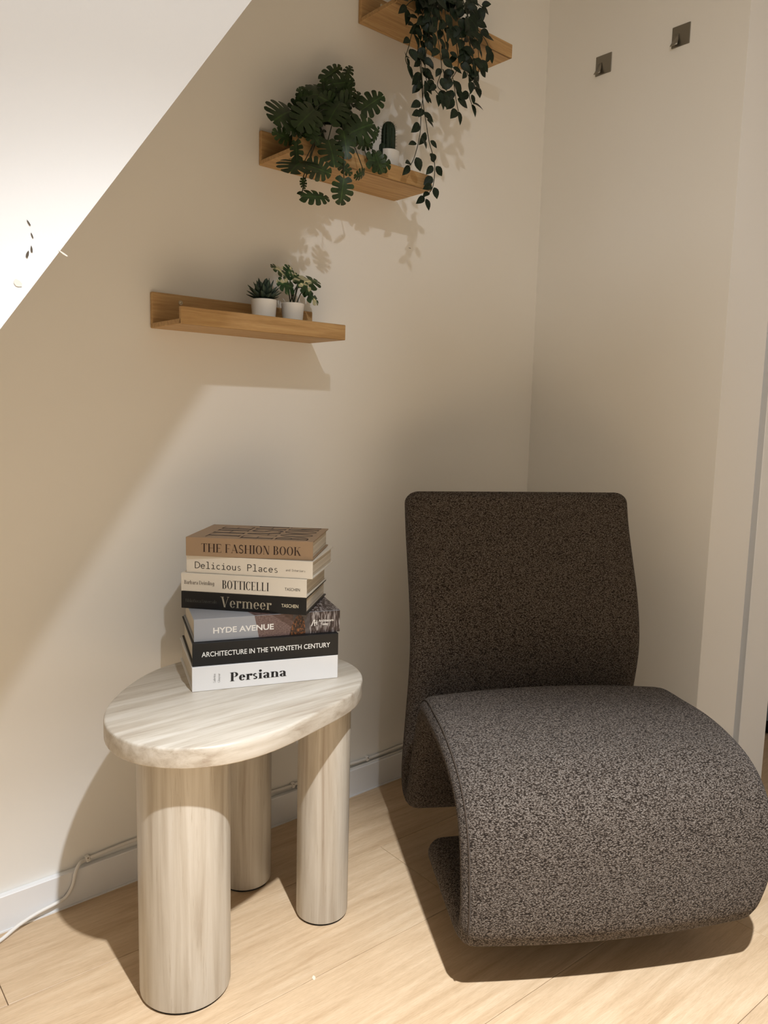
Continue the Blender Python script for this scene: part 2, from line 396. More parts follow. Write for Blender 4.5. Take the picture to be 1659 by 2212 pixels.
# ================================================================== LOUNGE CHAIR
CF = Vector((-.515, -.857, 0)).normalized(); CW = Vector((-CF.y, CF.x, 0))
CP0 = Vector((-.739, -.335, 0)); WID = .612; HT = .033
CK = .90   # size of the chair about the viewpoint: its front hangs CAM.z * (1 - CK) above the floor, as its shadow shows
CBASE = CAM + (CP0 + CW * (WID / 2) - CAM) * CK
chair = empty('lounge_chair', (CBASE.x, CBASE.y, 0)); chair.rotation_euler = (0, 0, math.atan2(CW.y, CW.x))
tag(chair, 'armless grey-brown fabric lounge chair shaped like one folded wave', 'chair')
# local axes: x = width, -y = forward
prof = [(-.318, .782), (-.300, .72), (-.268, .64), (-.235, .56), (-.212, .48), (-.205, .41), (-.216, .33), (-.236, .24), (-.256, .15), (-.266, .09),
        (-.258, .048), (-.228, .034), (-.200, .052), (-.180, .10), (-.150, .18), (-.122, .25), (-.094, .305), (-.052, .326), (.01, .324), (.08, .319), (.15, .304), (.218, .278), (.264, .238), (.289, .184),
        (.301, .124), (.306, .072), (.299, .036), (.272, .016), (.19, .018), (.11, .026), (.045, .032)]
cl = catmull([Vector((0, -u, z)) for u, z in prof], 7)
NB = len(prof)
SEG = 9
def section(hw, ht, crown):
    pts = []
    rr = ht
    nflat = 10
    for k in range(nflat + 1):
        t = -1 + 2 * k / nflat; pts.append((t * (hw - rr), ht + crown * (1 - t * t)))
    for k in range(1, SEG): a = math.pi / 2 - math.pi * k / SEG; pts.append((hw - rr + rr * math.cos(a), rr * math.sin(a)))
    for k in range(nflat + 1):
        t = 1 - 2 * k / nflat; pts.append((t * (hw - rr), -ht - .35 * crown * (1 - t * t)))
    for k in range(1, SEG): a = -math.pi / 2 - math.pi * k / SEG; pts.append((-hw + rr + rr * math.cos(a), rr * math.sin(a)))
    return pts
secs = []
n = len(cl); arc = [0]
for i in range(1, n): arc.append(arc[-1] + (cl[i] - cl[i - 1]).length)
TOT = arc[-1]
ER = .030
for i, p in enumerate(cl):
    t = (cl[min(i + 1, n - 1)] - cl[max(i - 1, 0)]).normalized(); nn = Vector((0, t.z, -t.y))   # toward the front / up side
    s = min(arc[i], TOT - arc[i])
    sm = max(0, min(1, (arc[i] - 1.0) / .45)); sb = max(0, min(1, (arc[i] - 1.58) / .16)); FL = .048 * sm * sm * (3 - 2 * sm) * (1 - .8 * sb * sb * (3 - 2 * sb))      # the seat flares wider than the back
    secs.append((p + Vector((FL / 2, 0, 0)), t, nn, WID / 2 + FL / 2, HT, .012))
# rounded ends
def endcap(p, t, nn, rev, hw0):
    out = []
    for k in range(1, 8):
        a = math.pi / 2 * k / 7; dd = ER * math.sin(a); ins = ER * (1 - math.cos(a))
        out.append((p + t * (dd * (1 if rev else -1)), t, nn, hw0 - ins * 1.15, max(HT - ins, .003), .012 * math.cos(a)))
    return out
s0 = secs[0]; s1 = secs[-1]
allsec = endcap(s0[0], s0[1], s0[2], False, s0[3])[::-1] + secs + endcap(s1[0], s1[1], s1[2], True, s1[3])
rings = []; ns = None
for p, t, nn, hw, ht, cr in allsec:
    pts = section(hw, ht, cr); ns = len(pts)
    rings.append([(p + Vector((x, 0, 0)) + nn * y) * CK + Vector((0, 0, CBASE.z)) for x, y in pts])
acc = [0]
for i in range(1, len(rings)): acc.append(acc[-1] + (allsec[i][0] - allsec[i - 1][0]).length)
per = [0]; q = section(WID / 2, HT, .012)
for k in range(1, ns + 1): per.append(per[-1] + math.hypot(q[k % ns][0] - q[k - 1][0], q[k % ns][1] - q[k - 1][1]))
def chair_part(name, i0, i1, cap0=False, cap1=False):
    vs = []; fs = []; uv = []
    for i in range(i0, i1 + 1):
        for k in range(ns): vs.append(rings[i][k])
    m_ = i1 - i0
    for i in range(m_):
        for k in range(ns):
            fs.append((i * ns + k, (i + 1) * ns + k, (i + 1) * ns + (k + 1) % ns, i * ns + (k + 1) % ns))
            uv += [(per[k], acc[i0 + i]), (per[k], acc[i0 + i + 1]), (per[k + 1], acc[i0 + i + 1]), (per[k + 1], acc[i0 + i])]
    if cap0: fs.append(tuple(range(ns))); uv += [(per[k], acc[i0]) for k in range(ns)]
    if cap1: fs.append(tuple(m_ * ns + k for k in range(ns))[::-1]); uv += [(per[k], acc[i1]) for k in range(ns)][::-1]
    me = mesh(name, vs, fs, True); ul = me.uv_layers.new(name='UVMap')
    for l_, c_ in zip(ul.data, uv): l_.uv = c_
    bm = bmesh.new(); bm.from_mesh(me); bmesh.ops.recalc_face_normals(bm, faces=bm.faces); bm.to_mesh(me); bm.free()
    return link(name, me, M['fabric'], chair)
iA = 7 + 7 * 11; iB = 7 + 7 * 27
chair_part('backrest', 0, iA, cap0=True); seat = chair_part('seat', iA, iB); chair_part('base', iB, len(rings) - 1, cap1=True)
# corded seam down the left edge of the seat
kL = ns - SEG // 2 - 2
seam = [rings[i][(kL + 4) % ns] + Vector((-.0012, 0, 0)) for i in range(7 + 7 * 16, iB - 6, 2)]
link('edge_seam', tube(seam, .0016, 6), M['fabric'], seat)

link('plinth', box((-.04, .02, 0), (.18, .18, CBASE.z + .004), .004, 1), M['foot'], chair)

# ================================================================== LETTERING (own stroke font, and the built-in sans)
def glyphs(T, H, sf=.10, mono=False):
    X = .66
    def bxq(x0, y0, x1, y1): return [[(x0, y0), (x1, y0), (x1, y1), (x0, y1)]]
    def diag(x0, y0, x1, y1, wd): return [[(x0 - wd / 2, y0), (x0 + wd / 2, y0), (x1 + wd / 2, y1), (x1 - wd / 2, y1)]]
    def arc(cx, cy, rx, ry, a0, a1, tk=None, tn=None, n=18):
        tk = T if tk is None else tk; tn = H if tn is None else tn; out = []
        P = []
        for k in range(n + 1):
            a = R(a0 + (a1 - a0) * k / n); P.append(((cx + rx * math.cos(a), cy + ry * math.sin(a)), (cx + (rx - tk) * math.cos(a), cy + (ry - tn) * math.sin(a))))
        for k in range(n): out.append([P[k][0], P[k + 1][0], P[k + 1][1], P[k][1]])
        return out
    def stem(x, y0, y1, wd=None, s0=True, s1=True, half=0):
        wd = T if wd is None else wd; o = bxq(x - wd / 2, y0, x + wd / 2, y1)
        if sf:
            if s0: o += bxq(x - wd / 2 - sf, y0, x + wd / 2 + sf, y0 + H)
            if s1: o += bxq(x - wd / 2 - sf, y1 - H, x + wd / 2 + (0 if half else sf), y1)
        return o
    G = {}
    c = T / 2 + sf
    G['I'] = (stem(c, 0, 1), 2 * c)
    G['H'] = (stem(c, 0, 1) + stem(c + .62, 0, 1) + bxq(c, .5 - H / 2, c + .62, .5 + H / 2), 2 * c + .62)
    def ebar(x0, x1, y, up, tick): return bxq(x0, y - (H if up < 0 else 0), x1, y + (H if up > 0 else 0)) + ([[(x1 - H, y), (x1, y), (x1, y + tick * up * -1 if False else y + tick), (x1 - H * 1.2, y)]] if sf else [])
    G['E'] = (stem(c, 0, 1) + bxq(c, 0, c + .52, H) + bxq(c, 1 - H, c + .50, 1) + bxq(c, .5 - H / 2, c + .36, .5 + H / 2) + ([[(c + .52 - H * 1.6, H), (c + .52, 0), (c + .52, .27)], [(c + .50 - H * 1.6, 1 - H), (c + .50, .75), (c + .50, 1)], [(c + .36 - H, .5), (c + .36, .38), (c + .36, .62)]] if sf else []), 2 * c + .42)
    G['F'] = (stem(c, 0, 1) + bxq(c, 1 - H, c + .50, 1) + bxq(c, .5 - H / 2, c + .36, .5 + H / 2) + ([[(c + .50 - H * 1.6, 1 - H), (c + .50, .73), (c + .50, 1)], [(c + .36 - H, .5), (c + .36, .38), (c + .36, .62)]] if sf else []), 2 * c + .38)
    G['L'] = (stem(c, 0, 1) + bxq(c, 0, c + .50, H) + ([[(c + .50 - H * 1.6, H), (c + .50, 0), (c + .50, .3)]] if sf else []), 2 * c + .40)
    G['T'] = (stem(.36, 0, 1, s1=False) + bxq(0, 1 - H, .72, 1) + ([[(0, 1), (0, .73), (H * 1.6, 1 - H)], [(.72, 1), (.72 - H * 1.6, 1 - H), (.72, .73)]] if sf else []), .74)
    G['A'] = (diag(.05 + H / 2, 0, .40, 1, H) + diag(.74, 0, .40, 1, T) + bxq(.16, .30, .62, .30 + H) + (bxq(-.04, 0, .20, H) + bxq(.74 - T / 2 - .08, 0, .74 + T / 2 + .06, H) if sf else []), .86)
    G['V'] = (diag(.40, 0, .08 + T / 2, 1, T) + diag(.40, 0, .74, 1, H) + (bxq(-.02, 1 - H, .10 + T + .06, 1) + bxq(.62, 1 - H, .84, 1) if sf else []), .82)
    G['N'] = (stem(.12, 0, 1, H * 1.2) + stem(.74, 0, 1, H * 1.2, s0=False) + diag(.74 - T * .45, 0, .12 + T * .45, 1, T), .86)
    G['O'] = (arc(.41, .5, .40, .515, 0, 360, n=32), .82)
    G['C'] = (arc(.41, .5, .40, .515, 45, 318, n=28) + ([[(.66, .98), (.70, .98), (.70, .68), (.685, .68)]] if sf else []), .76)
    G['G'] = (arc(.41, .5, .40, .515, 45, 330, n=28) + stem(.70, .05, .46, s0=False), .86)
    tS = T * .72 + H * .28
    G['S'] = (arc(.30, .745, .25, .27, 35, 270, tS * .8, tS * .75) + arc(.30, .255, .28, .27, -145, 90, tS * .8, tS * .75) + ([[(.50, .98), (.535, .98), (.535, .70), (.52, .70)], [(.02, .02), (.055, .02), (.04, .30), (.02, .30)]] if sf else []), .62)
    G['B'] = (stem(c, 0, 1) + arc(c + .18, .755, .27, .245, -90, 90, T * .9) + arc(c + .18, .265, .33, .265, -90, 90, T) + bxq(c, 1 - H, c + .18, 1) + bxq(c, 0, c + .18, H) + bxq(c, .51, c + .18, .51 + H), c + .55)
    G['P'] = (stem(c, 0, 1) + arc(c + .18, .73, .32, .27, -90, 90, T) + bxq(c, 1 - H, c + .18, 1) + bxq(c, .46, c + .18, .46 + H), c + .53)
    G['D'] = (stem(c, 0, 1) + arc(c + .14, .5, .50, .5, -90, 90, T) + bxq(c, 1 - H, c + .14, 1) + bxq(c, 0, c + .14, H), c + .68)
    G['K'] = (stem(c, 0, 1) + diag(c + .08, .42, c + .52, 1, H) + diag(c + .58, 0, c + .24, .62, T) + (bxq(c + .40, 1 - H, c + .66, 1) + bxq(c + .46, 0, c + .74, H) if sf else []), c + .72)
    G['U'] = (stem(c, .3, 1, s0=False) + stem(c + .52, .3, 1, H * 1.2, s0=False) + arc(c + .26 - T / 4 + .0, .3, .26 + T / 4, .31, 180, 360, T * .8, H * 1.5), 2 * c + .5)
    # lower case
    def bowl(cx): return arc(cx, X / 2, .27, X / 2 + .01, 0, 360, n=28)
    G['o'] = (bowl(.28), .57)
    G['b'] = (stem(c, 0, 1.04, s0=False, half=1) + bowl(c + .24), c + .54)
    G['d'] = (bowl(.28) + stem(.52, 0, 1.04, half=1), .52 + c)
    G['c'] = (arc(.28, X / 2, .27, X / 2 + .01, 50, 318), .52)
    G['e'] = (arc(.28, X / 2, .27, X / 2 + .01, 0, 322) + bxq(.06, X * .5 - .01, .54, X * .5 - .01 + H), .56)
    G['a'] = (stem(.44, 0, X * .72, s0=False, s1=False) + arc(.26, X * .70, .18 + T / 2, X * .31, 0, 165, T, H) + arc(.25, X * .27, .22, X * .28, 40, 300, T, H) + (bxq(.40, 0, .44 + T / 2 + .07, H) if sf else []), .44 + c)
    G['g'] = (bowl(.28) + stem(.52, -.12, X, s0=False, half=1) + arc(.28, -.12, .24 + T / 2, .20, 200, 360, T, H), .52 + c)
    def arch(x): return arc(x + .19, X * .64, .19 + T / 2, X * .37, 0, 180, T, H) + stem(x + .38, 0, X * .64, s1=False)
    G['n'] = (stem(c, 0, X, half=1) + arch(c), c + .38 + c)
    G['m'] = (stem(c, 0, X, half=1) + arch(c) + arch(c + .38), c + .76 + c)
    G['h'] = (stem(c, 0, 1.04, half=1) + arch(c), c + .38 + c)
    def dot(x): return arc(x, X + .24, T * .62, T * .62, 0, 360, T * .6, T * .6, 12)
    G['i'] = (stem(c, 0, X, half=1) + dot(c), 2 * c)
    G['l'] = (stem(c, 0, 1.04, half=1), 2 * c)
    if mono:
        for ch, top in (('i', X), ('l', 1.04)):
            G[ch] = (bxq(.27, 0, .27 + T, top) + bxq(.10, top - H, .27, top) + bxq(.06, 0, .54, H) + (arc(.27 + T / 2, X + .24, T * .66, T * .66, 0, 360, T * .6, T * .6, 12) if ch == 'i' else []), .6)
        G['I'] = (bxq(.24, 0, .24 + T, 1) + bxq(.06, 0, .48 + T / 2, H) + bxq(.06, 1 - H, .48 + T / 2, 1), .6)
    G['r'] = (stem(c, 0, X, half=1) + arc(c + .22, X * .62, .22 + T / 2, X * .39, 60, 180, T, H) + ([] if mono else arc(c + .27, X * .84, T * .6, T * .6, 0, 360, T * .58, T * .58, 12)), c + .36)
    G['s'] = (arc(.22, X * .745, .18, X * .27, 35, 270, tS * .8, tS * .7) + arc(.22, X * .26, .20, X * .27, -145, 90, tS * .8, tS * .7), .46)
    G['t'] = (stem(.20, .06, X + .2, s0=False, s1=False) + bxq(.02, X - H, .40, X) + arc(.20 + .14 - T / 2 + .0, .14, .14, .15, 180, 310, T * .8, H), .42)
    G['u'] = (stem(c, .2, X, s0=False, half=1) + stem(c + .38, 0, X, half=1) + arc(c + .19, .24, .19 + T / 2, .25, 180, 360, T, H), c + .38 + c)
    G['v'] = (diag(.27, 0, .06 + T / 2, X, T) + diag(.27, 0, .50, X, H) + (bxq(0, X - H, .22, X) + bxq(.42, X - H, .58, X) if sf else []), .56)
    G['y'] = (diag(.27, 0, .06 + T / 2, X, T) + diag(.14, -.34, .50, X, H) + (bxq(0, X - H, .22, X) + bxq(.42, X - H, .58, X) if sf else []) + arc(.12, -.32, T * .6, T * .6, 0, 360, T * .58, T * .58, 12), .56)
    return G
def stroke_text(txt, G, track=.06, mono=0):
    polys = []; x = 0
    for ch in txt:
        if ch == ' ': x += mono or .34; continue
        ps, ad = G[ch]
        off = x if not mono else x + (mono - ad) / 2
        for p in ps: polys.append([(a + off, b) for a, b in p])
        x += mono or (ad + track)
    return polys
_sans_cache = []
def sans_polys(txt, weight=0.0):
    cu = bpy.data.curves.new('t', 'FONT'); cu.body = txt; cu.offset = weight; cu.resolution_u = 3
    o = bpy.data.objects.new('t', cu); COL.objects.link(o); bpy.context.view_layer.update()
    me = bpy.data.meshes.new_from_object(o.evaluated_get(bpy.context.evaluated_depsgraph_get()))
    polys = [[(me.vertices[i].co.x, me.vertices[i].co.y) for i in p.vertices] for p in me.polygons]
    bpy.data.objects.remove(o); bpy.data.curves.remove(cu); bpy.data.meshes.remove(me)
    return polys
def lettering(name, polys, x0, x1, y0, cap, place, m, parent, capref=None):
    # polys scaled so the text spans x0..x1 and its cap height is cap above the baseline y0; place(a, b) -> 3-D
    ax = [p[0] for q in polys for p in q]; lo, hi = min(ax), max(ax)
    top = capref if capref else max(p[1] for q in polys for p in q)
    sx_ = (x1 - x0) / (hi - lo); sy_ = cap / top
    vs = []; fs = []
    for q in polys:
        b = len(vs); vs += [place(x0 + (p[0] - lo) * sx_, y0 + p[1] * sy_) for p in q]; fs.append(tuple(range(b, b + len(q))))
    me = mesh(name, vs, fs)
    return link(name, me, m, parent)
DID = glyphs(.17, .030, .075); DIDL = glyphs(.155, .032, .07); BOLD = glyphs(.215, .045, .08); LIGHT = glyphs(.09, .035, .05); MONO = glyphs(.095, .085, 0, True)

# ================================================================== BOOKS
def bookmat(n, c, rough=.5): return mat(n, c, rough, spec=.3)
tan = bookmat('tan_cover', (.35, .245, .155)); cream = bookmat('cream_cover', (.74, .70, .62)); whitec = bookmat('white_cover', (.80, .80, .80), .4)
blackc = bookmat('black_cover', (.012, .012, .012), .38); greyc = bookmat('grey_cover', (.36, .38, .42), .4)
ink = mat('black_ink', (.012, .010, .010), .6); inkr = mat('dark_brown_ink', (.030, .012, .008), .5); gold = mat('champagne_ink', (.42, .38, .29), .4); whi = mat('white_ink', (.85, .85, .83), .5); dim = mat('dim_grey_ink', (.10, .10, .09), .5)
def make_book(name, fl, ang, ln, h, depth, z, cover, label, page=None, endp=None):
    b = empty(name, (fl[0], fl[1], z), ang); tag(b, label, 'book', 'stack of coffee-table books')
    ct = .0026
    link('back_cover', box((0, .0012, 0), (ln, depth, ct), .0006, 1), cover, b)
    link('front_cover', box((0, .0012, h - ct), (ln, depth, h), .0006, 1), cover, b)
    sp = link('spine', box((0, 0, 0), (ln, ct, h), .0009, 2), cover, b)
    pg = bmesh.new(); bmesh.ops.create_cube(pg, size=1)
    for v in pg.verts: v.co = Vector((.004 + (v.co.x + .5) * (ln - .008), ct + (v.co.y + .5) * (depth - ct - .005), ct + (v.co.z + .5) * (h - 2 * ct)))
    link('page_block', fin(pg, 'page_block'), page or M['pageb'], b)
    return b, sp
# page edges: fine stacked-sheet lines
m = mat('page_edges', (.66, .60, .50), .8, spec=.1); c = coords(m, 'Object', (1, 1, 900)); wv = N(m, 'ShaderNodeTexNoise', i_Scale=1.0, i_Detail=2.0); L(m, c, 0, wv, 'Vector')
r_ = ramp(m, [(.3, (.50, .44, .35)), (.6, (.72, .66, .56))]); L(m, wv, 'Fac', r_, 'Fac'); L(m, r_, 'Color', bsdf(m), 'Base Color'); bump(m, wv, 'Fac', .3, .0004); M['pageb'] = m
books = [
    ('book', (-1.278, -.259), -20.5, .2803, .0463, .205, whitec, 'thick white book titled Persiana, bottom of the stack'),
    ('book', (-1.275, -.255), -21.5, .2792, .0437, .205, blackc, 'thick black book titled Architecture in the Twenteth Century'),
    ('book', (-1.268, -.248), -21.2, .2810, .0432, .195, greyc, 'grey and brown picture-covered book titled Hyde Avenue'),
    ('book', (-1.247, -.156), -49.2, .2495, .0333, .174, blackc, 'black book with pale title Vermeer'),
    ('book', (-1.246, -.154), -49.4, .2503, .0358, .174, cream, 'cream book titled Botticelli between two other books'),
    ('book', (-1.236, -.157), -50.0, .2520, .0341, .176, cream, 'white book titled Delicious Places in typewriter lettering'),
    ('book', (-1.240, -.163), -46.5, .2485, .0366, .175, tan, 'tan book titled The Fashion Book, top of the stack')]
z = tz + .0002; BK = []
for nm, fl, an, ln, h, dp, cv, lb in books:
    b, sp = make_book(nm, fl, R(an), ln, h, dp, z, cv, lb); BK.append((b, sp, ln, h, dp)); z += h + .0002
EPS = .0004
def spine_text(i, polys, f0, f1, base, cap, m, capref=None, name='title_lettering'):
    b, sp, ln, h, dp = BK[i]
    return lettering(name, polys, f0 * ln, f1 * ln, base * h, cap * h, lambda a, c_: (a, -EPS, c_), m, sp, capref)
# Persiana
spine_text(0, stroke_text('Persiana', BOLD, .03), .248, .632, .30, .37, ink, 1.0)
b, sp, ln, h, dp = BK[0]
for f, t in ((.152, 'Sabrina'), (.182, 'Ghayour')):
    lettering('author_lettering', stroke_text(t, LIGHT, .05), .31 * h, .68 * h, 0, .0042, lambda a, c_, f=f: (f * ln - c_, -EPS, a), mat('grey_ink', (.16, .16, .16), .6), sp, 1.0)
spine_text(1, sans_polys('ARCHITECTURE IN THE TWENTETH CENTURY', .012), .060, .940, .40, .215, whi)
spine_text(2, sans_polys('HYDE AVENUE', .022), .125, .531, .335, .25, whi)
spine_text(2, sans_polys('Architecure', .018), .845, .953, .515, .115, whi, name='publisher_lettering')
spine_text(2, sans_polys('Today', .018), .858, .916, .355, .115, whi, name='publisher_lettering')
spine_text(2, [[(0, 0), (.14, 0), (.52, 1), (.38, 1)], [(.38, 1), (.62, 1), (.62, .86), (.44, .86)], [(.50, 0), (.64, 0), (.64, 1), (.50, 1)], [(.42, .42), (.98, .42), (.98, .55), (.42, .55)], [(.80, .12), (.93, .12), (.93, .85), (.80, .85)]], .790, .838, .345, .29, whi, name='publisher_mark')
spine_text(3, stroke_text('Bibliotheca Universalis', LIGHT, .05), .036, .290, .38, .19, dim, 1.0, 'series_lettering')
spine_text(3, stroke_text('Vermeer', DIDL, .07), .320, .728, .19, .62, gold, 1.0)
spine_text(3, sans_polys('TASCHEN', .018), .805, .938, .40, .20, mat('pale_gold_ink', (.60, .55, .42), .5), name='publisher_lettering')
spine_text(4, stroke_text('Barbara Deimling', glyphs(.13, .045, .06), .04), .027, .268, .40, .21, mat('soft_brown_ink', (.06, .04, .03), .6), 1.0, 'author_lettering')
spine_text(4, stroke_text('BOTTICELLI', DID, .07), .333, .704, .25, .46, ink, 1.0)
spine_text(4, sans_polys('TASCHEN', -.004), .830, .948, .34, .155, ink, name='publisher_lettering')
spine_text(5, stroke_text('Delicious Places', MONO, 0, .66), .070, .728, .265, .39, ink, 1.0)
spine_text(5, stroke_text('and Interiors', glyphs(.10, .09, 0, True), 0, .66), .793, .943, .385, .125, ink, 1.0, 'subtitle_lettering')
spine_text(6, stroke_text('THE FASHION BOOK', DID, .09), .125, .909, .235, .45, inkr, 1.0)
b, sp, ln, h, dp = BK[6]
fc = [o for o in b.children if o.name.startswith('front_cover')][0]
for t, x0, a0, a1 in (('THE', .135, .012, .150), ('FASH', .415, .008, .170), ('BOOK', .690, .008, .170)):
    lettering('cover_lettering', stroke_text(t, DID, .10), a0, a1, 0, .255 * ln, lambda a, c_, x0=x0: (x0 * ln + .255 * ln - c_, a + .002, h + .0003), inkr, fc, 1.0)
# picture printed on Hyde Avenue: roof, brick arch and streaked facade
b, sp, ln, h, dp = BK[2]
def streak(name, c0, c1, c2, scale):
    m = mat(name, c1, .45); c = coords(m, 'Object', scale); n_ = N(m, 'ShaderNodeTexNoise', i_Scale=1.0, i_Detail=4.0, i_Distortion=.6); L(m, c, 0, n_, 'Vector')
    r = ramp(m, [(.38, c0), (.5, c1), (.62, c2)]); L(m, n_, 'Fac', r, 'Fac'); L(m, r, 'Color', bsdf(m), 'Base Color'); return m
mauve = streak('printed_mauve_brick', (.105, .062, .058), (.15, .095, .088), (.20, .14, .13), (300, 60, 700))
mbrown = streak('printed_brown_wall', (.075, .040, .034), (.095, .052, .044), (.12, .07, .06), (120, 60, 200))
mstrk = streak('printed_streaks', (.02, .012, .011), (.06, .04, .04), (.34, .32, .32), (260, 60, 45))
march = streak('printed_arch', (.012, .006, .005), (.05, .02, .011), (.26, .09, .025), (300, 60, 160))
mdk = streak('printed_dark_sky', (.05, .045, .05), (.07, .06, .065), (.10, .09, .09), (60, 60, 60))
def patch(pts, m, e): # fractions on the spine
    vs = [(a * ln, -e, c_ * h) for a, c_ in pts]; link('printed_picture', mesh('printed_picture', vs, [tuple(range(len(vs)))]), m, sp)
patch([(.40, .99), (.43, .01), (.70, .01), (.66, .35), (.515, .99)], mauve, .00012)
patch([(.515, .99), (.66, .35), (.665, .3), (.665, .99)], mbrown, .00014)
patch([(.665, .99), (.665, .3), (.70, .01), (.80, .01), (.80, .99)], mdk, .00015)
patch([(.64, .01), (.650, .30), (.668, .62), (.690, .85), (.712, .92), (.735, .80), (.748, .5), (.752, .01)], march, .0002)
patch([(.78, .01), (.785, .99), (.999, .99), (.999, .01)], mstrk, .00022)
fc = [o for o in b.children if o.name.startswith('front_cover')][0]
for pts, m in (([(.40, .0), (.515, .0), (.44, .35), (.34, .35)], mauve), ([(.515, 0), (.78, 0), (.78, .5), (.44, .35)], mdk), ([(.78, 0), (.999, 0), (.999, .999), (.78, .999)], mstrk)):
    link('printed_picture', mesh('printed_picture', [(a * ln, .0012 + c_ * (dp - .0014), h + .00012) for a, c_ in pts], [tuple(range(len(pts)))]), m, fc)

# ================================================================== CABLE ALONG THE BASEBOARD
cab = empty('white_cable', ony(187, 1853, 0)); cab.location.y = 0
tag(cab, 'white cable clipped above the baseboard and trailing onto the floor', 'cable')
o0 = Vector(cab.location)
def cpt(px, Y): return ony(*px, Y) - o0
def fpt(px, z): return onz(*px, z) - o0
pts = [fpt((-120, 2120), .005), fpt((-40, 2056), .005), fpt((0, 2032), .005), fpt((40, 1999), .012), fpt((80, 1973), .018)] + [cpt((120, 1952), -.021), cpt((142, 1938), -.020), cpt((157, 1912), -.020), cpt((163, 1885), -.020), cpt((172, 1866), -.015), cpt((187, 1856), -.006), cpt((240, 1834), -.006), cpt((292, 1814), -.006), cpt((460, 1752), -.005), cpt((630, 1697), -.0055), cpt((700, 1668), -.006), cpt((790, 1640), -.0055), cpt((850, 1617), -.006), cpt((880, 1606), -.006), cpt((960, 1578), -.006)]
link('cable_run', tube(catmull(pts, 6), .0036, 10), M['cable'], cab)
pts2 = [cpt((640, 1700), -.0048), cpt((700, 1682), -.006), cpt((770, 1657), -.006), cpt((850, 1627), -.006), cpt((960, 1586), -.006)]
link('cable_run', tube(catmull(pts2, 6), .0030, 8), M['cable'], cab)
me_clip = box((-.0045, -.011, -.006), (.0045, 0, .007), .002, 2)
for px in ((187, 1852), (630, 1694), (790, 1637)):
    cpx = link('cable_clip', me_clip, M['cable'], cab, cpt(px, -.0)); cpx.rotation_euler = (0, R(-12), 0)
    link('nail', lathe([(.0, .0006), (.0014, .0004), (.0016, -.001)], 10), M['steel'], cpx, (0, -.0114, .0042)).rotation_euler = (R(90), 0, 0)

# ================================================================== PLANTS
def leaf_mono(cuts=(-72, -34, -4, 24, 52, 88), tip=0):
    # monstera blade: heart-shaped outline cut by slits; base (0,0), tip (0,1)
    vs = []; fs = []
    def P(x, y): return (x, y, -.34 * x * x - .22 * (y - .35) ** 2 + .04 + .05 * abs(x))
    def outer(ph):
        k = .50 * (1 - .16 * max(0, math.sin(R(ph))) ** 2)
        return Vector((k * math.cos(R(ph)) ** .85, .40 + .60 * math.sin(R(ph)) if ph > 0 else .40 + .52 * math.sin(R(ph))))
    def inner(ph): return Vector((0, .02 + .88 * (ph + 72) / 160))
    nc = len(cuts) - 1
    for s in (-1, 1):
        for i in range(nc):
            a0, a1 = cuts[i], cuts[i + 1]; rows = []
            for f, g in ((0, 0), (.34, 0), (.42, .06), (.66, .11), (.90, .14), (1.0, .30)):
                gg0 = g if i else 0; gg1 = g if i < nc - 1 else 0
                q0 = a0 + (a1 - a0) * gg0; q1 = a1 - (a1 - a0) * gg1; row = []
                for t in (0, .5, 1):
                    ph = q0 + (q1 - q0) * t; p = inner(ph).lerp(outer(ph), f * (1.02 if t == .5 else 1)); row.append(P(s * p.x, p.y))
                rows.append(row)
            b = len(vs)
            for row in rows: vs += row
            for k in range(len(rows) - 1):
                for j in range(2): q = b + 3 * k + j; fs.append((q, q + 1, q + 4, q + 3))
    me = mesh('monstera_leaf', vs, fs, True); return me
def leaf_ovate(name='ovate_leaf', fold=.25, wmax=.30):
    st = [(0, 0), (.10, .55), (.28, .95), (.48, 1.0), (.68, .78), (.86, .38), (1.0, 0)]
    vs = []; fs = []
    for y, q in st:
        w_ = wmax * q; z_ = -.22 * (y - .3) ** 2
        vs += [(-w_, y, z_ + fold * w_ * .8), (0, y, z_), (w_, y, z_ + fold * w_ * .8)]
    for k in range(len(st) - 1):
        for j in range(2): q = 3 * k + j; fs.append((q, q + 1, q + 4, q + 3))
    me = mesh(name, vs, fs, True)
    bm = bmesh.new(); bm.from_mesh(me); bmesh.ops.remove_doubles(bm, verts=bm.verts, dist=1e-5); bm.to_mesh(me); bm.free()
    return me
def orient(o, base, tipdir, normal, length, wide=1.0):
    y = tipdir.normalized(); x = y.cross(normal).normalized(); z_ = x.cross(y)
    o.matrix_local = Matrix.Translation(base) @ Matrix(((x.x, y.x, z_.x), (x.y, y.y, z_.y), (x.z, y.z, z_.z))).to_4x4() @ Matrix.Diagonal((length * wide, length, length, 1))
def potmesh(r0, r1, h, th=.003): return lathe([(0, 0), (r0 - .003, 0), (r0, .003), (r1, h - .001), (r1 - .001, h), (r1 - th, h), (r1 - th - .002, h - .012), (0, h - .012)], 40)
def rnd(a, b): return random.uniform(a, b)
def rvec(s): return Vector((rnd(-s, s), rnd(-s, s), rnd(-s, s)))
ME_MON = leaf_mono(); ME_MON.materials.append(M['leaf']); ME_OV = leaf_ovate(); ME_OV.materials.append(M['vine'])

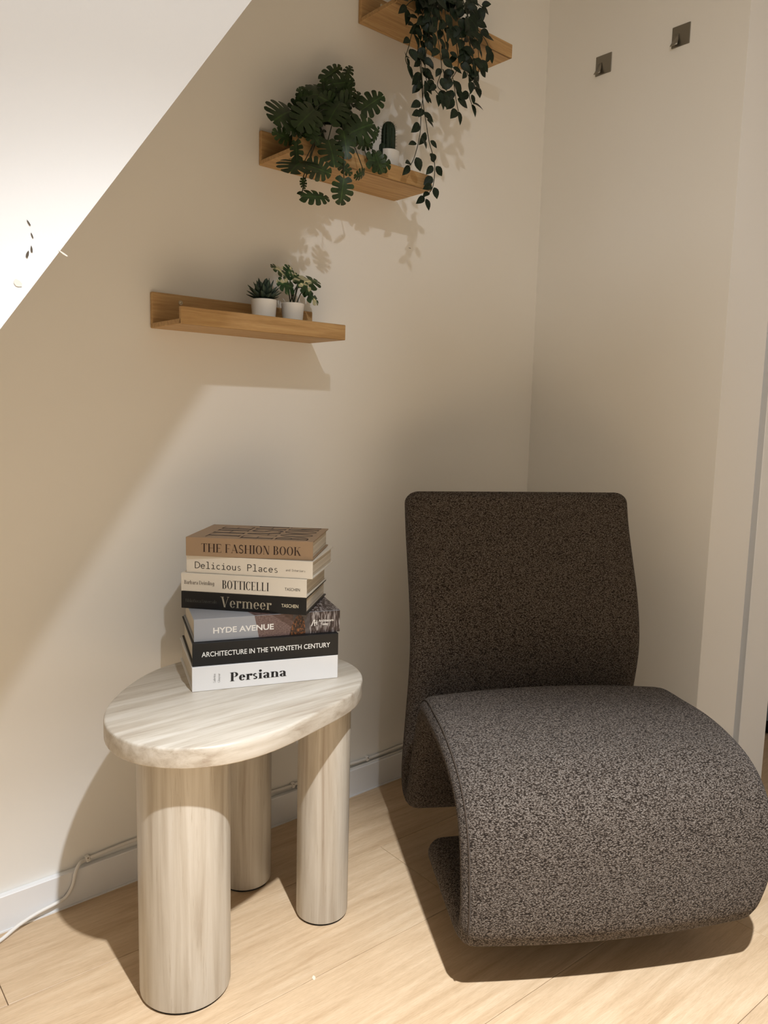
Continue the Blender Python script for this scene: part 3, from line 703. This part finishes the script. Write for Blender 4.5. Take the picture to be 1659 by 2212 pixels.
# --- bushy monstera, middle shelf
zb = SHZ[1] + ST
mp = Vector((ony(705, 330, -.07).x, -.072, zb))
mon = empty('monstera_plant', mp); tag(mon, 'bushy dark green artificial monstera spilling over the middle shelf', 'plant')
pot = link('pot', potmesh(.030, .042, .075), M['pot'], mon); link('soil', lathe([(0, 0), (.037, 0), (.037, -.003)], 24), M['soil'], mon, (0, 0, .066))
Z2 = lambda x, y: (540 + x * .26522, 120 + y * .26515)
core = Vector((0, 0, .10))
def mleaf(b2, t2, Y0, Y1, wpx, stem=True, face=None):
    b_ = ony(*Z2(*b2), Y0) - mp; t_ = ony(*Z2(*t2), Y1) - mp
    d = t_ - b_; ln = d.length; lpx = math.hypot(b2[0] - t2[0], b2[1] - t2[1])
    nv = (CAM - mp - b_).normalized() if face is None else Vector(face)
    o = link('leaf', ME_MON, None, mon); orient(o, b_, d, nv + rvec(.42), ln, min(2.2, max(.35, wpx / lpx / .92)))
    if stem:
        p0 = Vector((rnd(-.02, .02), rnd(-.015, .015), .068)); mid = (p0 + b_) / 2 + Vector((0, -.01, .035))
        link('stem', tube(catmull([p0, mid, b_], 5), .0011, 5), M['stem'], mon)
for a in (((900, 450), (1095, 318), -.10, -.12, 165), ((585, 200), (755, 80), -.07, -.06, 75), ((775, 190), (825, 76), -.06, -.05, 62), ((600, 330), (410, 315), -.09, -.10, 130), ((655, 235), (865, 210), -.08, -.08, 105),
          ((335, 455), (185, 530), -.11, -.13, 185), ((340, 690), (185, 615), -.12, -.13, 95), ((640, 545), (740, 365), -.13, -.12, 190), ((525, 440), (375, 585), -.13, -.15, 165), ((800, 640), (1020, 545), -.14, -.15, 200),
          ((635, 690), (695, 905), -.15, -.175, 205), ((760, 610), (795, 840), -.15, -.17, 150), ((470, 590), (565, 725), -.14, -.16, 130), ((450, 600), (285, 600), -.13, -.14, 110), ((445, 860), (320, 945), -.16, -.19, 170),
          ((470, 895), (665, 965), -.17, -.19, 175), ((765, 1000), (735, 1220), -.18, -.17, 185), ((415, 1150), (660, 1160), -.18, -.16, 65), ((720, 870), (830, 975), -.16, -.17, 90), ((960, 850), (1155, 890), -.15, -.16, 150),
          ((1020, 800), (1080, 960), -.155, -.165, 120), ((860, 700), (1005, 740), -.13, -.14, 90), ((1000, 700), (1055, 575), -.12, -.12, 40), ((690, 400), (560, 330), -.10, -.10, 130), ((820, 330), (760, 220), -.09, -.08, 120),
          ((430, 1000), (440, 1090), -.17, -.17, 60), ((375, 700), (385, 900), -.15, -.17, 90), ((930, 950), (850, 990), -.165, -.17, 60), ((500, 520), (480, 660), -.14, -.15, 130), ((860, 420), (890, 290), -.09, -.09, 80)):
    mleaf(a[0], a[1], a[2], a[3], a[4])
for k in range(60):   # inner leaves
    a = rnd(0, 6.28); rr = rnd(.1, 1); cx_, cy_ = 630 + 220 * rr * math.cos(a), 510 + 240 * rr * math.sin(a); b2 = rnd(0, 6.28); ln = rnd(120, 170)
    mleaf((cx_, cy_), (cx_ + ln * math.cos(b2), cy_ + ln * math.sin(b2)), rnd(-.10, -.05), rnd(-.10, -.04), rnd(110, 170), k % 3 == 0)

# --- cactus, middle shelf
cp = Vector((ony(838, 340, -.085).x, -.085, zb)); cac = empty('potted_cactus', cp); tag(cac, 'small dark ribbed cactus in a white pot beside the monstera', 'cactus')
ctop = ony(836, 262, -.085).z - zb; cbot = ony(838, 334, -.085).z - zb
link('pot', potmesh(.023, .027, max(.03, cbot + .006)), M['pot'], cac)
def ribbed(rad, h, n=10, off=0):
    vs = []; fs = []; K = 60; prof = [(0.70, 0), (.92, .08), (1.0, .3), (1.0, .6), (.97, .8), (.80, .92), (.45, .985), (.05, 1.0)]
    for q, t in prof:
        for k in range(K): a = 2 * math.pi * k / K; r = rad * q * (1 + .11 * math.cos(n * a)); vs.append((r * math.cos(a), r * math.sin(a), h * t))
    for i in range(len(prof) - 1):
        for k in range(K): fs.append((i * K + k, i * K + (k + 1) % K, (i + 1) * K + (k + 1) % K, (i + 1) * K + k))
    fs.append(tuple((len(prof) - 1) * K + k for k in range(K))); return mesh('ribbed', vs, fs, True)
ch = ctop - cbot + .012
link('column', ribbed(.0150, ch), M['cactus'], cac, (0, 0, cbot - .012)); link('side_shoot', ribbed(.0075, .030, 8), M['cactus'], cac, (-.0205, -.004, cbot - .010))
sv = []; sf_ = []
for rib in range(10):
    for k in range(12):
        a = 2 * math.pi * rib / 10; t = (k + .5) / 12; r = .0162 * (1 if t < .8 else math.sqrt(max(.05, 1 - ((t - .8) / .2) ** 2)))
        for j in range(3):
            d = Vector((math.cos(a + rnd(-.6, .6)), math.sin(a + rnd(-.6, .6)), rnd(-.4, .7))).normalized(); p = Vector((r * math.cos(a), r * math.sin(a), cbot - .012 + ch * t)); s_ = d.cross(Vector((0, 0, 1))).normalized() * .00035; b_ = len(sv)
            sv += [p - s_, p + s_, p + d * rnd(.004, .007), p + Vector((0, 0, .0005))]; sf_ += [(b_, b_ + 1, b_ + 2), (b_, b_ + 2, b_ + 3), (b_ + 1, b_ + 3, b_ + 2)]
tag(link('spines', mesh('spines', sv, sf_), M['spine'], cac), kind='stuff')

# --- trailing vine, top shelf
zt3 = SHZ[2] + ST
vp = Vector((ony(965, -30, -.07).x, -.07, zt3)); vine = empty('trailing_vine', vp); tag(vine, 'dark trailing artificial vine hanging from the highest shelf', 'plant')
link('pot', potmesh(.034, .046, .080), M['pot'], vine)
def strand(pxs, Y, dens=.0165, size=.031, Yend=None):
    n_ = len(pxs); P = []
    for i, q in enumerate(pxs):
        y_ = Y + ((Yend if Yend is not None else Y) - Y) * i / (n_ - 1); P.append(ony(*q, y_) - vp)
    P = [Vector((rnd(-.02, .02), -.03, .085)), (P[0] + Vector((rnd(-.01, .01), .02, .04)))] + P
    C_ = catmull(P, 6); link('stem', tube(C_, .00095, 5), M['stem'], vine)
    acc_ = 0; side = 1; nxt = .01
    for i in range(1, len(C_)):
        acc_ += (C_[i] - C_[i - 1]).length
        if acc_ >= nxt:
            nxt = acc_ + dens * rnd(.75, 1.3); side = -side
            t = (C_[i] - C_[i - 1]).normalized(); sd = t.cross(Vector((0, -1, 0)) + rvec(.3)).normalized()
            for s_ in ((side,) if random.random() < .55 else (1, -1)):
                d = (sd * s_ * rnd(.4, 1.0) + t * rnd(.15, .7) + Vector((0, rnd(-.5, .25), -.30))).normalized(); b_ = C_[i] + d * .006
                o = link('leaf', ME_OV, None, vine); orient(o, b_, d, Vector((rnd(-.7, .3), -1, rnd(-.3, .8))), size * rnd(.72, 1.12), rnd(.85, 1.15))
    d = (C_[-1] - C_[-3]).normalized(); o = link('leaf', ME_OV, None, vine); orient(o, C_[-1], d, Vector((rnd(-.4, .4), -1, .2)), size, .85)
strand([(921, 18), (903, 94), (909, 156), (914, 223), (921, 268), (927, 306), (938, 348), (938, 385), (932, 410), (917, 425)], -.165, .021)
strand([(930, 30), (911, 100), (911, 160), (914, 200), (910, 239), (907, 290), (895, 340), (885, 358)], -.17, .020)
strand([(947, 33), (961, 85), (972, 134), (981, 185), (985, 214), (990, 240)], -.165, .019)
strand([(1005, 22), (1028, 78), (1034, 125), (1033, 160), (1025, 185), (1014, 205), (1019, 225)], -.16, .018)
strand([(1014, 13), (1025, 51), (1050, 89), (1057, 108)], -.15, .018)
strand([(918, 20), (894, 60), (883, 100), (876, 125), (880, 140)], -.17, .018)
strand([(925, 15), (920, 60), (924, 95), (918, 130), (922, 175), (940, 195), (952, 210)], -.175, .018)
strand([(950, 10), (944, 60), (950, 110), (954, 150), (945, 185), (962, 200)], -.18, .016)
strand([(985, 10), (990, 50), (1000, 95), (1005, 130), (1010, 160), (1022, 175)], -.175, .015)
strand([(970, 5), (975, 45), (985, 90), (990, 140), (976, 170)], -.17, .015)
strand([(1000, 0), (1010, 40), (1015, 90), (1022, 130)], -.18, .014)
strand([(1010, -5), (1028, 5), (1040, 15)], -.14, .016)
strand([(900, -10), (885, 5), (878, 12)], -.16, .016)
strand([(940, -5), (932, 30), (936, 70)], -.185, .013)
strand([(960, -5), (962, 30), (965, 60)], -.18, .013)
strand([(1015, -5), (1008, 60), (1018, 110), (1028, 150)], -.155, .014)

# --- succulent and little variegated monstera, lowest shelf
zb = SHZ[0] + ST
sp_ = Vector((ony(570, 665, -.075).x, -.075, zb)); rim = ony(570, 648, -.075).z - zb
suc = empty('potted_succulent', sp_); tag(suc, 'grey-green pointed succulent rosette in a small white pot', 'plant', 'little potted plants on the lowest shelf')
rp = .0276; link('pot', potmesh(rp - .005, rp, rim), M['pot'], suc); link('soil', lathe([(0, 0), (rp - .004, 0), (rp - .004, -.002)], 24), M['soil'], suc, (0, 0, rim - .006))
def leaf_fat():
    st = [(0, .55), (.2, .75), (.45, 1), (.7, .8), (.88, .4), (1, .02)]; vs = []; fs = []
    for y, q in st:
        w_ = .20 * q; vs += [(-w_, y, .02), (0, y, -.07 * q), (w_, y, .02), (0, y, .05 * q)]
    for k in range(len(st) - 1):
        for j in range(4): fs.append((4 * k + j, 4 * k + (j + 1) % 4, 4 * k + 4 + (j + 1) % 4, 4 * k + 4 + j))
    return mesh('fat_leaf', vs, fs, True)
ME_FAT = leaf_fat(); ME_FAT.materials.append(M['succ'])
for ringi, (cnt, el, ln) in enumerate(((11, 22, .036), (10, 42, .038), (8, 60, .039), (5, 76, .040))):
    for k in range(cnt):
        a = 2 * math.pi * (k + .5 * ringi) / cnt + rnd(-.12, .12); e = R(el + rnd(-6, 6))
        d = Vector((math.cos(a) * math.cos(e), math.sin(a) * math.cos(e), math.sin(e))); up = Vector((-math.cos(a) * math.sin(e), -math.sin(a) * math.sin(e), math.cos(e)))
        o = link('leaf', ME_FAT, None, suc); orient(o, Vector((math.cos(a) * .004, math.sin(a) * .004, rim + .002 * ringi)), d, up, ln * rnd(.92, 1.08), 1.05)
vpp = Vector((ony(632, 672, -.078).x, -.078, zb)); rim2 = ony(632, 656, -.078).z - zb
var = empty('potted_monstera', vpp); tag(var, 'little variegated monstera in a small white pot beside the succulent', 'plant', 'little potted plants on the lowest shelf')
rp = .0250; link('pot', potmesh(rp - .005, rp, rim2), M['pot'], var); link('soil', lathe([(0, 0), (rp - .004, 0), (rp - .004, -.002)], 24), M['soil'], var, (0, 0, rim2 - .006))
ME_VAR = leaf_mono((-72, -22, 22, 58, 88)); ME_VAR.materials.append(M['vari'])
Z4 = lambda x, y: (300 + x * .28933, 540 + y * .28933)
for b2, t2, Y0, Y1, wpx, nv in (((1095, 190), (985, 110), -.07, -.065, 150, (-.2, -.6, .9)), ((1190, 255), (1345, 225), -.075, -.07, 140, (.0, -.7, .9)), ((1150, 285), (1030, 240), -.085, -.09, 110, (0, -1, .4)), ((1185, 250), (1165, 165), -.06, -.05, 90, (0, -1, .4)),
                                ((1230, 305), (1345, 400), -.085, -.09, 120, (.2, -1, .5)), ((1200, 245), (1290, 330), -.09, -.10, 130, (.2, -1, .4)), ((1100, 200), (1135, 120), -.06, -.055, 100, (.1, -1, .2))):
    b_ = ony(*Z4(*b2), Y0) - vpp; t_ = ony(*Z4(*t2), Y1) - vpp; d = t_ - b_
    o = link('leaf', ME_VAR, None, var); orient(o, b_, d, Vector(nv), d.length, min(1.5, wpx / math.hypot(b2[0] - t2[0], b2[1] - t2[1]) / .92))
    p0 = Vector((rnd(-.007, .007), rnd(-.006, .006), rim2 - .006)); link('stem', tube(catmull([p0, (p0 * .45 + b_ * .55) + Vector((0, 0, .006)), b_], 5), .0012, 6), M['stem'], var)

# ================================================================== BEYOND THE DOORWAY
bp = onz(1664, 1592, 0); bag = empty('travel_bag', bp + Vector((.16, .10, 0))); tag(bag, 'black bag with a grey band lying past the doorway', 'bag')
link('bag_body', box((-.17, -.14, 0), (.19, .16, .24), .05, 4), M['black'], bag)
link('band', box((-.172, -.142, .075), (.192, .162, .105), .05, 4), mat('slate_fabric', (.16, .20, .23), .8), bag)
link('handle', tube([(-.08, -.0, .235), (-.07, 0, .29), (0, 0, .31), (.07, 0, .29), (.08, 0, .235)], .010), M['black'], bag)
